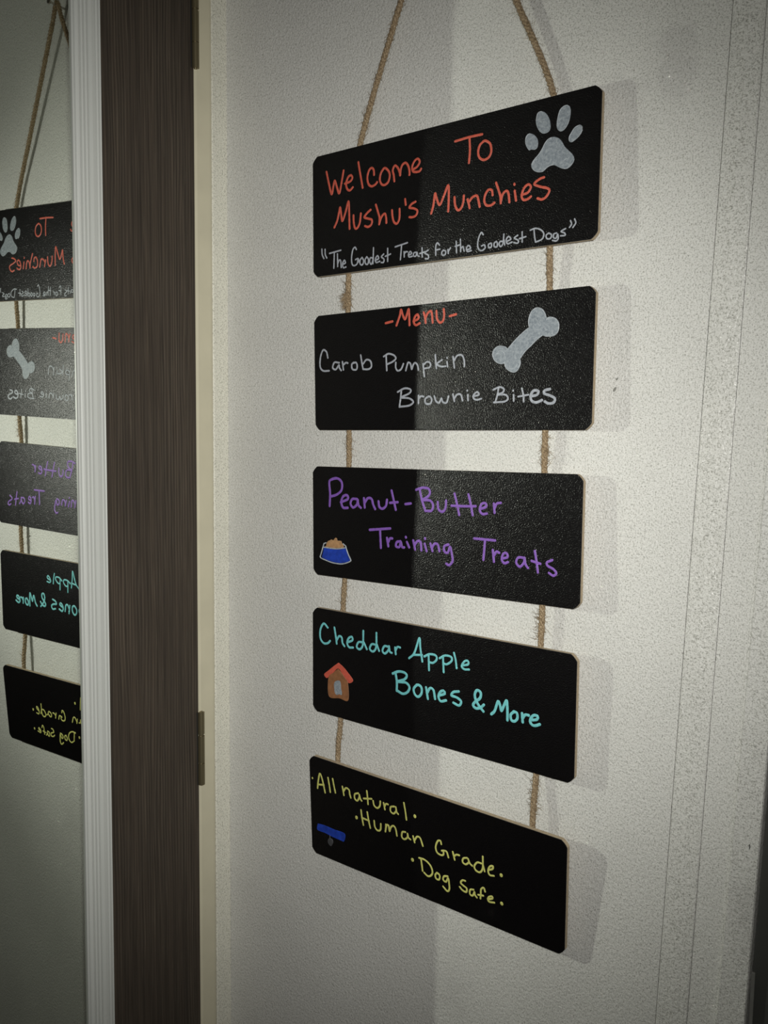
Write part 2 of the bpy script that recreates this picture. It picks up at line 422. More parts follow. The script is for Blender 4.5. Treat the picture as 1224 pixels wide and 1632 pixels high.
# jute
m, nt, b = newmat('jute_fibre')
n = nd(nt, 'ShaderNodeTexNoise', Scale=700.0, Detail=3.0)
nt.links.new(coords(nt), n.inputs['Vector'])
c = ramp(nt, n.outputs['Fac'], [(0.3, (0.12, 0.08, 0.042)), (0.5, (0.27, 0.195, 0.115)), (0.72, (0.46, 0.36, 0.24))])
nt.links.new(c, b.inputs['Base Color'])
b.inputs['Roughness'].default_value = 0.9
bump(nt, b, n.outputs['Fac'], 0.6, 0.001)
M['jute'] = m
SIGNS = [
 {'loc':[0.00259,-0.016,1.65562],'ex':[0.99958,0.0,0.02888],'ey':[-0.02887,0.0275,0.9992],'cor':[(-1640,619),(1620,630),(1606,-633),(-1626,-614)],
  'strokes':{
   'welcome:a':[
    (24.8,[(-1450,441),(-1418,323),(-1379,205),(-1354,285),(-1335,333),(-1304,258),(-1274,198),(-1241,312),(-1217,414)]),
    (24.4,[(-1198,282),(-1124,293),(-1099,325),(-1118,351),(-1155,339),(-1183,280),(-1166,222),(-1129,204),(-1093,228)]),
    (24.1,[(-1021,462),(-1000,363),(-978,268),(-963,202)]),
    (23.8,[(-817,304),(-821,350),(-847,377),(-883,356),(-903,292),(-887,226),(-846,197),(-799,207),(-778,226)]),
    (23.6,[(-695,341),(-729,307),(-743,247),(-722,199),(-682,183),(-636,207),(-619,271),(-642,319),(-683,348),(-706,334)]),
    (23.5,[(-561,199),(-570,262),(-582,308),(-557,348),(-523,324),(-497,276),(-490,244),(-483,300),(-461,340),(-422,350),(-390,310),(-376,255),(-378,229)]),
    (23.1,[(-343,271),(-288,288),(-256,329),(-278,363),(-316,349),(-345,302),(-337,257),(-298,242),(-255,243),(-238,262)]),],
   'name:a':[
    (24.8,[(-1339,-137),(-1302,-77),(-1277,3),(-1261,52),(-1246,-29),(-1230,-87),(-1190,-9),(-1150,95),(-1140,-17),(-1136,-128),(-1133,-179)]),
    (24.4,[(-1082,-53),(-1078,-127),(-1059,-185),(-1029,-184),(-999,-138),(-985,-49)]),
    (24.0,[(-858,-31),(-903,-56),(-939,-92),(-891,-112),(-841,-133),(-849,-177),(-890,-194),(-929,-180)]),
    (23.9,[(-791,8),(-761,-73),(-743,-129),(-748,-187)]),
    (23.9,[(-748,-187),(-720,-123),(-679,-94),(-661,-132),(-657,-186)]),
    (23.6,[(-587,-76),(-581,-135),(-563,-190),(-528,-213),(-500,-182),(-493,-130),(-494,-77)]),
    (23.3,[(-427,6),(-419,-48)]),
    (23.1,[(-301,-37),(-345,-51),(-374,-81),(-317,-99),(-278,-126),(-294,-167),(-338,-178),(-373,-172)]),],
   'welcome:b':[
    (24.0,[(152,443),(229,447),(312,451),(446,449)]),
    (23.7,[(310,442),(316,329),(307,220)]),
    (23.4,[(464,383),(424,357),(406,303),(420,248),(467,217),(519,230),(546,277),(534,346),(487,383),(459,384)]),],
   'name:b':[
    (24.6,[(-114,-175),(-90,-104),(-71,3),(-49,-55),(-15,-110),(31,-33),(79,54),(86,-61),(82,-184)]),
    (24.1,[(151,-66),(160,-142),(191,-190),(227,-176),(250,-126),(255,-68)]),
    (23.9,[(297,-109),(312,-155),(320,-190)]),
    (23.9,[(312,-135),(350,-98),(397,-90),(415,-132),(430,-194)]),
    (23.4,[(567,-112),(558,-68),(523,-58),(490,-95),(479,-151),(503,-193),(549,-200),(588,-183)]),
    (23.3,[(602,-9),(630,-80),(650,-140),(654,-197)]),
    (23.3,[(654,-188),(672,-124),(711,-97),(733,-125),(744,-202)]),
    (23.1,[(797,-111),(812,-198)]),
    (23.0,[(792,-51),(794,-57)]),
    (22.9,[(877,-157),(931,-147),(960,-105),(935,-78),(892,-103),(868,-165),(889,-205),(932,-203),(962,-187)]),
    (22.5,[(1089,-43),(1047,-50),(994,-83),(1048,-115),(1122,-141),(1144,-167),(1113,-213),(1072,-229),(1029,-213)]),],
   'slogan:q':[
    (17.4,[(-1512,-337),(-1507,-393),(-1483,-436)]),
    (17.4,[(-1467,-345),(-1464,-398),(-1443,-435)]),],
   'slogan:a':[
    (17.3,[(-1404,-393),(-1250,-380)]),
    (17.2,[(-1339,-396),(-1345,-550)]),
    (17.2,[(-1296,-412),(-1292,-539)]),
    (17.2,[(-1292,-510),(-1272,-478),(-1252,-486),(-1244,-555)]),
    (17.1,[(-1221,-524),(-1188,-516),(-1200,-486),(-1226,-518),(-1215,-559),(-1180,-557)]),],
   'slogan:b':[
    (16.9,[(-1041,-398),(-1061,-373),(-1090,-398),(-1105,-475),(-1097,-538),(-1067,-556),(-1030,-540),(-1020,-491)]),
    (16.9,[(-1052,-498),(-1020,-491),(-1007,-526)]),
    (16.8,[(-966,-486),(-993,-511),(-989,-550),(-960,-559),(-945,-522),(-966,-486)]),
    (16.8,[(-904,-487),(-926,-513),(-921,-552),(-892,-561),(-882,-518),(-904,-487)]),
    (16.7,[(-831,-507),(-860,-504),(-867,-542),(-845,-567),(-824,-519),(-818,-409)]),
    (16.7,[(-820,-464),(-824,-564)]),
    (16.7,[(-795,-534),(-752,-522),(-766,-493),(-791,-518),(-784,-557),(-737,-551)]),
    (16.5,[(-688,-486),(-716,-510),(-684,-536),(-690,-566),(-718,-565)]),
    (16.5,[(-638,-437),(-637,-563)]),
    (16.5,[(-666,-510),(-602,-496)]),],
   'slogan:c':[
    (16.4,[(-544,-434),(-395,-413)]),
    (16.3,[(-466,-433),(-479,-565)]),
    (16.3,[(-435,-495),(-432,-544)]),
    (16.3,[(-432,-517),(-415,-497),(-394,-500)]),
    (16.2,[(-377,-534),(-342,-522),(-360,-501),(-380,-523),(-373,-551),(-336,-550)]),
    (16.1,[(-292,-517),(-315,-520),(-319,-548),(-291,-552),(-278,-519),(-271,-550),(-251,-560)]),
    (16.0,[(-218,-484),(-215,-569)]),
    (16.1,[(-244,-534),(-184,-525)]),
    (15.9,[(-145,-514),(-184,-536),(-144,-562),(-144,-594),(-177,-590)]),],
   'slogan:d':[
    (15.8,[(-14,-483),(-40,-459),(-57,-493),(-56,-572)]),
    (15.8,[(-52,-525),(-9,-522)]),
    (15.8,[(32,-536),(13,-555),(22,-582),(52,-580),(58,-550),(32,-536)]),
    (15.7,[(84,-537),(88,-574)]),
    (15.7,[(90,-554),(112,-525)]),],
   'slogan:e':[
    (15.6,[(176,-475),(182,-579)]),
    (15.6,[(164,-518),(219,-511)]),
    (15.5,[(223,-460),(228,-574)]),
    (15.5,[(232,-544),(253,-531),(266,-574)]),
    (15.5,[(297,-567),(337,-557),(315,-528),(291,-551),(304,-583),(344,-578)]),],
   'slogan:f':[
    (15.2,[(473,-452),(452,-429),(425,-471),(414,-531),(427,-578),(464,-593),(496,-571),(487,-545)]),
    (15.3,[(457,-551),(487,-545),(496,-571)]),
    (15.2,[(553,-538),(529,-550),(536,-576),(560,-574),(563,-545),(553,-538)]),
    (15.1,[(613,-531),(592,-543),(592,-573),(620,-579),(625,-547),(613,-531)]),
    (15.0,[(678,-539),(655,-536),(643,-560),(661,-582),(684,-555),(692,-476)]),
    (15.0,[(693,-526),(702,-572)]),
    (15.0,[(719,-545),(764,-530),(742,-503),(717,-529),(732,-566),(778,-557)]),
    (14.9,[(835,-505),(801,-525),(841,-550),(836,-574),(796,-564)]),
    (14.8,[(880,-482),(882,-570)]),
    (14.9,[(853,-537),(918,-528)]),],
   'slogan:g':[
    (14.7,[(962,-478),(1016,-469),(1072,-493),(1097,-530),(1079,-571),(1018,-588)]),
    (14.7,[(999,-478),(1006,-538),(1016,-586)]),
    (14.5,[(1145,-527),(1120,-543),(1129,-573),(1162,-575),(1172,-545),(1145,-527)]),
    (14.4,[(1221,-537),(1194,-543),(1193,-572),(1217,-580),(1232,-548),(1237,-587),(1217,-604),(1184,-595)]),
    (14.3,[(1307,-511),(1265,-529),(1297,-547),(1303,-567),(1260,-566)]),],
   'slogan:r':[
    (14.3,[(1352,-450),(1363,-480),(1344,-506)]),
    (14.2,[(1391,-442),(1402,-476),(1376,-511)]),],
   'paw_line':[
    (8.1,[(903,278),(903,322),(918,348),(940,356)]),
    (8.0,[(1004,455),(1012,501),(1027,520),(1052,522)]),
    (7.9,[(1210,383),(1217,441),(1235,494),(1270,520),(1300,522)]),
    (7.9,[(1327,221),(1326,251),(1348,286),(1379,322),(1420,333)]),
    (7.8,[(1446,287),(1427,256),(1395,229),(1352,209)]),
    (8.1,[(969,84),(993,125),(1033,159),(1068,201),(1095,245),(1124,272),(1155,281)]),
    (8.1,[(973,56),(998,29),(1038,12),(1080,13),(1108,31),(1142,46),(1180,50)]),
    (7.9,[(1280,65),(1300,77),(1320,70)]),
    (7.9,[(1247,14),(1295,-4),(1327,3),(1356,26)]),],},
  'polys':{
   'toe':[
    [(938,361),(981,340),(1016,300),(1026,255),(1016,220),(991,209),(955,218),(938,213),(916,239),(898,279),(896,323),(913,353)],
    [(1052,527),(1091,504),(1123,461),(1142,408),(1143,360),(1122,334),(1077,330),(1038,356),(1009,405),(998,456),(1007,503),(1024,524)],
    [(1300,526),(1324,508),(1335,464),(1328,406),(1307,357),(1274,322),(1240,316),(1212,340),(1201,384),(1210,443),(1229,499),(1263,524)],
    [(1422,337),(1445,320),(1446,287),(1430,255),(1397,226),(1351,205),(1324,219),(1320,253),(1342,290),(1375,325)],],
   'pad':[
    [(1186,282),(1227,262),(1259,226),(1284,182),(1326,138),(1363,98),(1378,57),(1362,24),(1329,-3),(1295,-9),(1247,8),(1205,34),(1181,44),(1142,42),(1108,26),(1080,7),(1038,7),(995,25),(966,57),(961,95),(986,128),(1028,163),(1062,205),(1089,249),(1120,276),(1151,286)],],},},
 {'loc':[0.00407,-0.016,1.49369],'ex':[0.99969,0.0,0.02492],'ey':[-0.02492,0.01388,0.99959],'cor':[(-1621,598),(1614,612),(1597,-611),(-1605,-602)],
  'strokes':{
   'menu':[
    (24.7,[(-656,457),(-571,468)]),
    (24.5,[(-521,425),(-480,516),(-464,573),(-439,512),(-414,478),(-390,528),(-370,571),(-363,494),(-360,416)]),
    (24.2,[(-311,451),(-252,472),(-260,511),(-292,495),(-308,445),(-283,411),(-235,426)]),
    (23.9,[(-188,525),(-172,479),(-164,425)]),
    (23.9,[(-167,466),(-140,515),(-101,531),(-88,485),(-81,422)]),
    (23.7,[(-38,526),(-30,456),(1,416),(37,426),(52,475),(47,538)]),
    (23.5,[(116,467),(189,479)]),],
   'treat:a':[
    (20.3,[(-1431,153),(-1450,216),(-1497,236),(-1535,165),(-1540,67),(-1498,21),(-1413,17)]),
    (20.1,[(-1274,94),(-1338,100),(-1363,46),(-1320,27),(-1277,70),(-1270,42),(-1246,13)]),
    (20.0,[(-1228,102),(-1215,19)]),
    (20.0,[(-1219,67),(-1182,90),(-1155,85)]),
    (19.8,[(-1074,88),(-1101,68),(-1092,20),(-1038,15),(-1029,58),(-1047,86),(-1083,81)]),
    (19.7,[(-981,157),(-963,69),(-949,14)]),
    (19.7,[(-949,14),(-879,11),(-840,37),(-853,91),(-905,107),(-949,68)]),],
   'treat:b':[
    (19.3,[(-680,129),(-621,152),(-554,135),(-528,101),(-570,71),(-641,48)]),
    (19.3,[(-651,141),(-646,54),(-641,-12)]),
    (19.1,[(-528,62),(-528,10),(-503,-20),(-461,-6),(-433,45)]),
    (19.0,[(-403,-22),(-387,30),(-374,55),(-346,41),(-330,-12),(-314,26),(-290,48),(-260,24),(-249,-22)]),
    (18.7,[(-193,34),(-185,-31),(-176,-89)]),
    (18.7,[(-190,21),(-145,51),(-106,36),(-113,-2),(-173,-12)]),
    (18.5,[(-48,113),(-43,52),(-34,-18)]),
    (18.4,[(30,61),(-27,26),(20,-1),(74,-1)]),
    (18.4,[(89,40),(97,-5)]),
    (18.4,[(89,79),(91,75)]),
    (18.3,[(158,86),(166,30),(174,-21)]),
    (18.3,[(169,42),(203,90),(256,94),(283,49),(287,-13)]),],
   'treat:c':[
    (19.8,[(-503,-229),(-414,-196),(-343,-212),(-360,-247),(-458,-280)]),
    (19.8,[(-458,-287),(-360,-296),(-310,-332),(-360,-366),(-475,-376)]),
    (19.8,[(-458,-216),(-467,-294),(-481,-378)]),
    (19.5,[(-246,-271),(-246,-348)]),
    (19.5,[(-246,-306),(-217,-279),(-185,-283)]),
    (19.3,[(-125,-281),(-165,-308),(-159,-349),(-108,-354),(-86,-316),(-108,-285),(-137,-287)]),
    (19.3,[(-57,-282),(-35,-331),(2,-346),(27,-305),(44,-340),(86,-347),(110,-287)]),
    (19.0,[(160,-268),(177,-336)]),
    (19.0,[(177,-309),(209,-272),(250,-277),(270,-331)]),
    (18.8,[(328,-279),(331,-332)]),
    (18.7,[(322,-237),(322,-241)]),
    (18.7,[(387,-294),(450,-282),(434,-255),(395,-280),(395,-314),(430,-328),(478,-318)]),],
   'treat:d':[
    (18.4,[(606,-240),(675,-218),(721,-237),(706,-269),(653,-283)]),
    (18.3,[(653,-287),(737,-289),(765,-322),(730,-350),(615,-356)]),
    (18.3,[(663,-228),(653,-287),(631,-352)]),
    (18.1,[(824,-291),(825,-347)]),
    (18.1,[(819,-251),(819,-255)]),
    (18.0,[(908,-236),(924,-294),(929,-355)]),
    (18.0,[(872,-309),(975,-295)]),
    (25.1,[(998,-309),(1063,-298),(1077,-266),(1033,-259),(1002,-296),(1008,-347),(1057,-365),(1114,-346)]),
    (24.8,[(1191,-251),(1141,-262),(1135,-287),(1192,-307),(1242,-334),(1229,-371),(1179,-376),(1143,-359)]),],
   'bone_line':[
    (9.0,[(747,128),(732,142),(686,154),(644,148),(610,116),(597,78),(615,34),(654,4),(696,-7),(726,6)]),
    (9.1,[(649,81),(660,107),(690,112),(717,94)]),
    (9.1,[(726,0),(740,-43),(774,-72),(818,-87),(851,-78),(878,-45),(887,-1)]),
    (9.0,[(762,127),(818,182),(883,238),(945,283),(974,299)]),
    (9.0,[(894,40),(937,92),(995,139),(1052,187),(1105,222)]),
    (8.9,[(974,312),(969,344),(974,391),(997,439),(1031,464),(1065,467),(1105,450),(1132,412),(1144,378)]),
    (8.7,[(1149,354),(1160,372),(1191,376),(1234,360),(1264,325),(1269,285),(1255,239),(1219,215),(1177,211),(1141,215)]),
    (9.1,[(761,-47),(802,-59),(840,-44),(858,-19)]),],},
  'polys':{
   'bone':[
    [(1065,472),(1109,452),(1138,413),(1149,377),(1191,380),(1237,365),(1269,328),(1275,284),(1260,236),(1222,210),(1177,207),(1141,209),(1105,221),(1049,181),(991,133),(934,86),(890,37),(895,-2),(884,-46),(855,-83),(818,-93),(773,-77),(734,-46),(722,-7),(696,-12),(650,0),(611,31),(591,78),(602,123),(640,153),(686,159),(732,142),(755,131),(814,188),(880,242),(945,288),(974,305),(965,344),(969,394),(994,443),(1029,468)],],},},
 {'loc':[-0.0,-0.016,1.335],'ex':[0.99978,0.0,0.02078],'ey':[-0.02077,0.02196,0.99954],'cor':[(-1595,586),(1595,595),(1594,-596),(-1578,-584)],
  'strokes':{
   'treat:a':[
    (28.2,[(-1353,169),(-1348,300),(-1360,415),(-1338,448),(-1251,467),(-1186,429),(-1186,348),(-1250,296),(-1337,271)]),
    (27.9,[(-1195,217),(-1099,254),(-1110,294),(-1164,279),(-1189,218),(-1163,162),(-1099,162)]),
    (27.5,[(-973,260),(-1036,257),(-1061,208),(-1025,169),(-973,204),(-963,253),(-952,197),(-920,172)]),
    (27.3,[(-880,273),(-868,178)]),
    (27.3,[(-869,225),(-828,275),(-777,270),(-756,215),(-729,169)]),
    (27.0,[(-686,250),(-675,196),(-635,177),(-589,208),(-576,271)]),
    (26.7,[(-518,367),(-491,275),(-462,176)]),
    (26.7,[(-536,242),(-438,254)]),
    (26.4,[(-341,239),(-274,249)]),],
   'treat:b':[
    (26.1,[(-209,388),(-134,411),(-60,404),(-41,364),(-68,326),(-132,292)]),
    (26.0,[(-132,289),(-39,289),(-2,246),(-19,192),(-84,185)]),
    (26.0,[(-166,397),(-138,292),(-93,185)]),
    (25.7,[(53,278),(63,211),(109,187),(145,223),(152,298)]),
    (25.3,[(249,369),(278,275),(306,168)]),
    (25.1,[(408,369),(436,275),(459,174)]),
    (25.4,[(216,252),(358,254),(491,261)]),
    (24.9,[(540,237),(607,262),(598,295),(556,284),(537,229),(566,192),(617,198)]),
    (24.6,[(691,295),(701,210)]),
    (24.6,[(700,253),(724,297),(766,306)]),],
   'treat:c':[
    (27.3,[(-798,-50),(-530,-18)]),
    (27.1,[(-662,-41),(-649,-225)]),
    (26.9,[(-571,-118),(-553,-201)]),
    (26.9,[(-553,-159),(-533,-121),(-503,-118)]),
    (26.7,[(-398,-139),(-444,-151),(-454,-193),(-412,-198),(-392,-147),(-377,-195),(-350,-197)]),
    (26.5,[(-316,-141),(-288,-192)]),
    (26.5,[(-331,-91),(-329,-96)]),
    (26.4,[(-238,-119),(-213,-207)]),
    (26.4,[(-221,-167),(-188,-123),(-147,-128),(-136,-209)]),
    (26.1,[(-97,-141),(-72,-212)]),
    (26.1,[(-94,-87),(-92,-92)]),
    (26.0,[(-27,-135),(-1,-206)]),
    (26.0,[(-7,-174),(22,-132),(61,-137),(82,-200)]),
    (25.6,[(187,-127),(139,-147),(140,-195),(179,-208),(207,-149),(227,-212),(238,-283),(200,-326),(165,-316)]),],
   'treat:d':[
    (25.1,[(481,-46),(713,-48)]),
    (24.9,[(602,-53),(588,-241)]),
    (24.8,[(689,-139),(704,-249)]),
    (24.8,[(702,-195),(730,-151),(760,-160)]),
    (24.6,[(797,-210),(849,-193),(840,-158),(805,-164),(788,-219),(816,-252),(856,-239)]),
    (24.2,[(1014,-184),(962,-188),(943,-236),(982,-270),(1024,-228),(1028,-183),(1041,-242),(1067,-274)]),
    (24.0,[(1134,-114),(1154,-209),(1170,-305)]),
    (24.1,[(1103,-206),(1193,-224)]),
    (23.7,[(1312,-180),(1259,-207),(1268,-236),(1326,-261),(1355,-295),(1327,-320),(1282,-299)]),],
   'bowl_line':[
    (13.6,[(-1430,-240),(-1451,-299),(-1471,-354),(-1480,-395),(-1400,-419),(-1323,-435),(-1247,-441),(-1178,-439),(-1109,-422),(-1055,-398),(-1053,-380),(-1082,-335),(-1111,-276),(-1122,-247),(-1157,-223)]),
    (13.6,[(-1433,-280),(-1342,-284),(-1248,-283),(-1168,-271),(-1116,-259)]),
    (13.6,[(-1430,-240),(-1401,-231)]),],},
  'polys':{
   'bowl':[
    [(-1430,-284),(-1342,-290),(-1248,-290),(-1168,-279),(-1116,-270),(-1093,-318),(-1064,-381),(-1064,-394),(-1121,-417),(-1189,-431),(-1259,-431),(-1329,-424),(-1400,-410),(-1456,-389),(-1444,-339)],],
   'food':[
    [(-1398,-264),(-1395,-237),(-1372,-209),(-1348,-200),(-1325,-188),(-1301,-195),(-1287,-185),(-1272,-168),(-1252,-167),(-1241,-181),(-1238,-194),(-1203,-194),(-1183,-197),(-1174,-220),(-1157,-232),(-1148,-249),(-1168,-266),(-1248,-276),(-1324,-278),(-1401,-275),(-1421,-272)],],},},
 {'loc':[0.00031,-0.016,1.17809],'ex':[1.0,0.0,0.00021],'ey':[-0.00021,-0.0137,0.99991],'cor':[(-1582,585),(1591,594),(1595,-597),(-1586,-579)],
  'strokes':{
   'treat:a':[
    (25.0,[(-1367,387),(-1425,423),(-1474,349),(-1474,252),(-1426,205),(-1367,215),(-1334,245)]),
    (24.8,[(-1271,402),(-1252,310),(-1239,231)]),
    (24.9,[(-1239,268),(-1204,318),(-1167,309),(-1157,252),(-1129,221)]),
    (24.6,[(-1082,272),(-1017,304),(-1026,339),(-1069,318),(-1092,263),(-1064,221),(-1008,226)]),
    (24.3,[(-879,305),(-934,296),(-958,242),(-916,223),(-874,278),(-867,429)]),
    (24.3,[(-861,308),(-820,240)]),
    (24.0,[(-700,307),(-753,305),(-780,251),(-735,230),(-694,286),(-691,435)]),
    (24.0,[(-687,316),(-655,250)]),
    (23.8,[(-532,314),(-585,312),(-611,258),(-576,236),(-529,286),(-524,322),(-515,267),(-489,258)]),
    (23.6,[(-446,321),(-437,253)]),
    (23.6,[(-437,295),(-415,333),(-381,332)]),],
   'treat:b':[
    (23.4,[(-266,241),(-200,308),(-140,468),(-126,368),(-100,236)]),
    (23.3,[(-216,284),(-105,303)]),
    (23.1,[(-76,292),(-11,327),(62,326),(74,287),(31,246),(-18,244)]),
    (23.0,[(-24,318),(-17,162)]),
    (22.8,[(111,307),(174,345),(245,344),(253,306),(199,262),(159,262)]),
    (22.7,[(150,328),(160,175)]),
    (22.5,[(279,390),(300,321),(312,243)]),
    (22.4,[(379,281),(447,307),(439,339),(401,325),(371,273),(402,249),(456,256)]),],
   'treat:c':[
    (27.8,[(-474,43),(-396,79),(-319,79),(-294,49),(-327,8),(-404,-25)]),
    (27.7,[(-404,-31),(-302,-22),(-259,-62),(-284,-116),(-343,-145),(-412,-128)]),
    (27.7,[(-439,57),(-421,-31),(-421,-129)]),
    (27.3,[(-167,-17),(-205,-66),(-191,-119),(-149,-138),(-108,-95),(-109,-33),(-150,-14),(-184,-34)]),
    (27.1,[(-51,-22),(-28,-134)]),
    (27.1,[(-34,-73),(-2,-19),(39,-31),(60,-116)]),
    (26.8,[(112,-71),(176,-41),(160,-14),(120,-36),(101,-87),(129,-126),(193,-105)]),
    (26.4,[(341,15),(278,-4),(255,-42),(318,-50),(370,-79),(346,-125),(280,-111)]),],
   'treat:d':[
    (28.4,[(626,-125),(573,-77),(534,-19),(528,33),(555,71),(593,52),(586,-2),(527,-54),(509,-90),(543,-112),(596,-92),(630,-59)]),],
   'treat:e':[
    (28.3,[(716,-132),(752,-92),(787,7),(810,-28),(826,-76),(853,-18),(881,33),(891,-62),(893,-153)]),
    (27.7,[(963,-54),(928,-93),(936,-143),(972,-146),(1000,-110),(991,-60),(955,-59)]),
    (27.6,[(1048,-54),(1057,-136)]),
    (27.6,[(1056,-98),(1083,-60),(1119,-58)]),
    (27.4,[(1141,-98),(1207,-77),(1209,-45),(1167,-48),(1134,-100),(1149,-135),(1184,-142),(1236,-118)]),],},
  'polys':{
   'roof':[
    [(-1211,26),(-1145,-9),(-1080,-58),(-1006,-132),(-1064,-174),(-1106,-139),(-1159,-88),(-1218,-40),(-1284,-96),(-1351,-154),(-1385,-179),(-1422,-142),(-1351,-82),(-1270,-16)],],
   'house_wall':[
    [(-1218,-42),(-1159,-88),(-1106,-139),(-1080,-164),(-1075,-364),(-1199,-369),(-1352,-374),(-1358,-166),(-1284,-96)],],
   'doorway':[
    [(-1224,-172),(-1191,-170),(-1175,-203),(-1172,-254),(-1159,-297),(-1169,-330),(-1198,-323),(-1232,-340),(-1265,-323),(-1274,-274),(-1278,-223),(-1261,-189)],],},},
 {'loc':[-0.0027,-0.016,1.01014],'ex':[0.99996,0.0,-0.00911],'ey':[0.00909,-0.06099,0.9981],'cor':[(-1575,583),(1596,565),(1583,-572),(-1576,-573)],
  'strokes':{
   'claim:x':[
    (21.8,[(-1541,318),(-1541,314)]),],
   'claim:a':[
    (21.8,[(-1468,218),(-1454,307),(-1427,399),(-1392,336),(-1356,196)]),
    (21.7,[(-1456,264),(-1371,282)]),
    (21.4,[(-1307,384),(-1291,304),(-1279,224)]),
    (21.3,[(-1239,390),(-1222,312),(-1204,239)]),],
   'claim:b':[
    (21.2,[(-1100,340),(-1090,290),(-1081,245)]),
    (21.2,[(-1084,291),(-1049,337),(-1005,326),(-997,281),(-983,244)]),
    (20.9,[(-876,327),(-924,302),(-928,254),(-893,235),(-863,284),(-862,314),(-849,271),(-831,253)]),
    (20.7,[(-756,387),(-748,318),(-743,240)]),
    (20.8,[(-801,288),(-692,316)]),
    (20.7,[(-672,299),(-659,251),(-618,234),(-582,268),(-574,322)]),
    (20.5,[(-530,318),(-514,248)]),
    (20.5,[(-517,281),(-499,316),(-471,318)]),
    (20.3,[(-390,319),(-435,300),(-439,253),(-399,237),(-364,281),(-370,319),(-358,266),(-338,250)]),
    (20.1,[(-262,397),(-244,306),(-232,220)]),],
   'claim:c':[
    (21.0,[(-842,144),(-833,71),(-814,-18)]),
    (20.9,[(-756,147),(-741,64),(-719,-23)]),
    (21.0,[(-833,59),(-734,54)]),
    (20.8,[(-663,76),(-654,9),(-617,-20),(-579,3),(-573,69)]),
    (20.6,[(-504,84),(-506,43),(-513,1)]),
    (20.6,[(-509,31),(-494,79),(-470,83),(-457,24),(-436,77),(-401,99),(-375,73),(-360,3)]),
    (20.3,[(-248,79),(-288,66),(-296,12),(-263,-6),(-222,30),(-221,70),(-209,29),(-183,18)]),
    (20.2,[(-149,65),(-130,3)]),
    (20.2,[(-130,26),(-97,76),(-58,71),(-26,-3)]),],
   'claim:y':[
    (34.4,[(-122,295),(-122,289)]),],
   'claim:z':[
    (36.5,[(-908,42),(-909,36)]),],
   'claim:d':[
    (20.4,[(204,92),(193,124),(159,108),(135,40),(152,-15),(203,-28),(231,-8),(226,30)]),
    (20.4,[(209,22),(265,33),(290,-23)]),
    (20.2,[(343,54),(365,-23)]),
    (20.2,[(362,16),(387,39),(420,43)]),
    (20.0,[(513,46),(469,27),(460,-15),(496,-28),(534,10),(524,40),(545,-1),(572,-17)]),
    (19.8,[(679,44),(631,38),(597,-13),(615,-51),(663,-54),(693,0),(695,122)]),
    (19.7,[(695,40),(716,-26)]),
    (19.7,[(763,5),(805,29),(810,60),(774,43),(756,-7),(774,-44),(821,-37)]),],
   'claim:e':[
    (20.9,[(-75,-151),(-5,-148),(64,-185),(92,-246),(74,-293),(33,-315),(-13,-293)]),
    (20.9,[(-52,-153),(-41,-221),(-33,-279)]),
    (20.7,[(149,-237),(126,-270),(137,-306),(171,-305),(183,-265),(166,-241),(143,-244)]),
    (20.5,[(279,-231),(234,-247),(223,-286),(256,-300),(285,-250),(296,-306),(298,-365),(272,-395),(222,-362)]),],
   'claim:f':[
    (20.2,[(490,-207),(457,-211),(435,-246),(468,-265),(506,-281),(500,-322),(456,-318),(424,-295)]),
    (20.1,[(587,-266),(549,-280),(544,-326),(576,-334),(598,-287),(603,-315),(625,-336)]),
    (19.9,[(721,-238),(705,-204),(675,-230),(671,-290),(667,-330)]),
    (20.1,[(641,-301),(700,-289)]),
    (19.9,[(763,-305),(805,-280),(800,-261),(768,-276),(752,-304),(768,-328),(826,-316)]),],
   'claim:u':[
    (35.1,[(903,0),(903,-4)]),],
   'claim:v':[
    (37.9,[(-161,-198),(-161,-202)]),],
   'claim:w':[
    (35.4,[(909,-293),(910,-296)]),],
   'tag_ring':[
    (13.6,[(-1303,-296),(-1302,-332)]),],},
  'polys':{
   'collar':[
    [(-1481,-206),(-1373,-196),(-1240,-201),(-1084,-203),(-1095,-297),(-1134,-303),(-1270,-298),(-1376,-287),(-1490,-284)],],
   'tag':[
    [(-1303,-323),(-1271,-326),(-1254,-359),(-1268,-389),(-1290,-418),(-1317,-409),(-1337,-386),(-1330,-345)],],},},
]
# ------------------------------------------------------------------ the setting
ZT = 2.32
def struct(name, bm, mat, parent=None, **k):
    o = link(name, bm, mat, parent, **k)
    if parent is None:
        o['kind'] = 'structure'
    return o

def xD(z): return 0.3155 + (z - 0.9484) * 0.0253           # right edge of the sign wall
def xB(z): return 0.2667 + (z - 0.9269) * 0.0264
def xA(z): return 0.2388 + (z - 0.9146) * 0.0283
def xC(z): return 0.2918 + (z - 0.938) * 0.0345

J = 0.00026                                                   # half width of the open joints
bm = bmesh.new()
hexa(bm, [(-0.42, 0, 0), (xA(0) - J, 0, 0), (xA(0) - J, 0.01, 0), (-0.42, 0.01, 0),
          (-0.42, 0, ZT), (xA(ZT) - J, 0, ZT), (xA(ZT) - J, 0.01, ZT), (-0.42, 0.01, ZT)])
hexa(bm, [(xB(0) + J, 0, 0), (xD(0), 0, 0), (xD(0), 0.01, 0), (xB(0) + J, 0.01, 0),
          (xB(ZT) + J, 0, ZT), (xD(ZT), 0, ZT), (xD(ZT), 0.01, ZT), (xB(ZT) + J, 0.01, ZT)])
hexa(bm, [(-0.42, 0.01, 0), (xD(0), 0.01, 0), (xD(0), 0.07, 0), (-0.42, 0.07, 0),
          (-0.42, 0.01, ZT), (xD(ZT), 0.01, ZT), (xD(ZT), 0.07, ZT), (-0.42, 0.07, ZT)])
WF = struct('wall_front', bm, M['wall'])
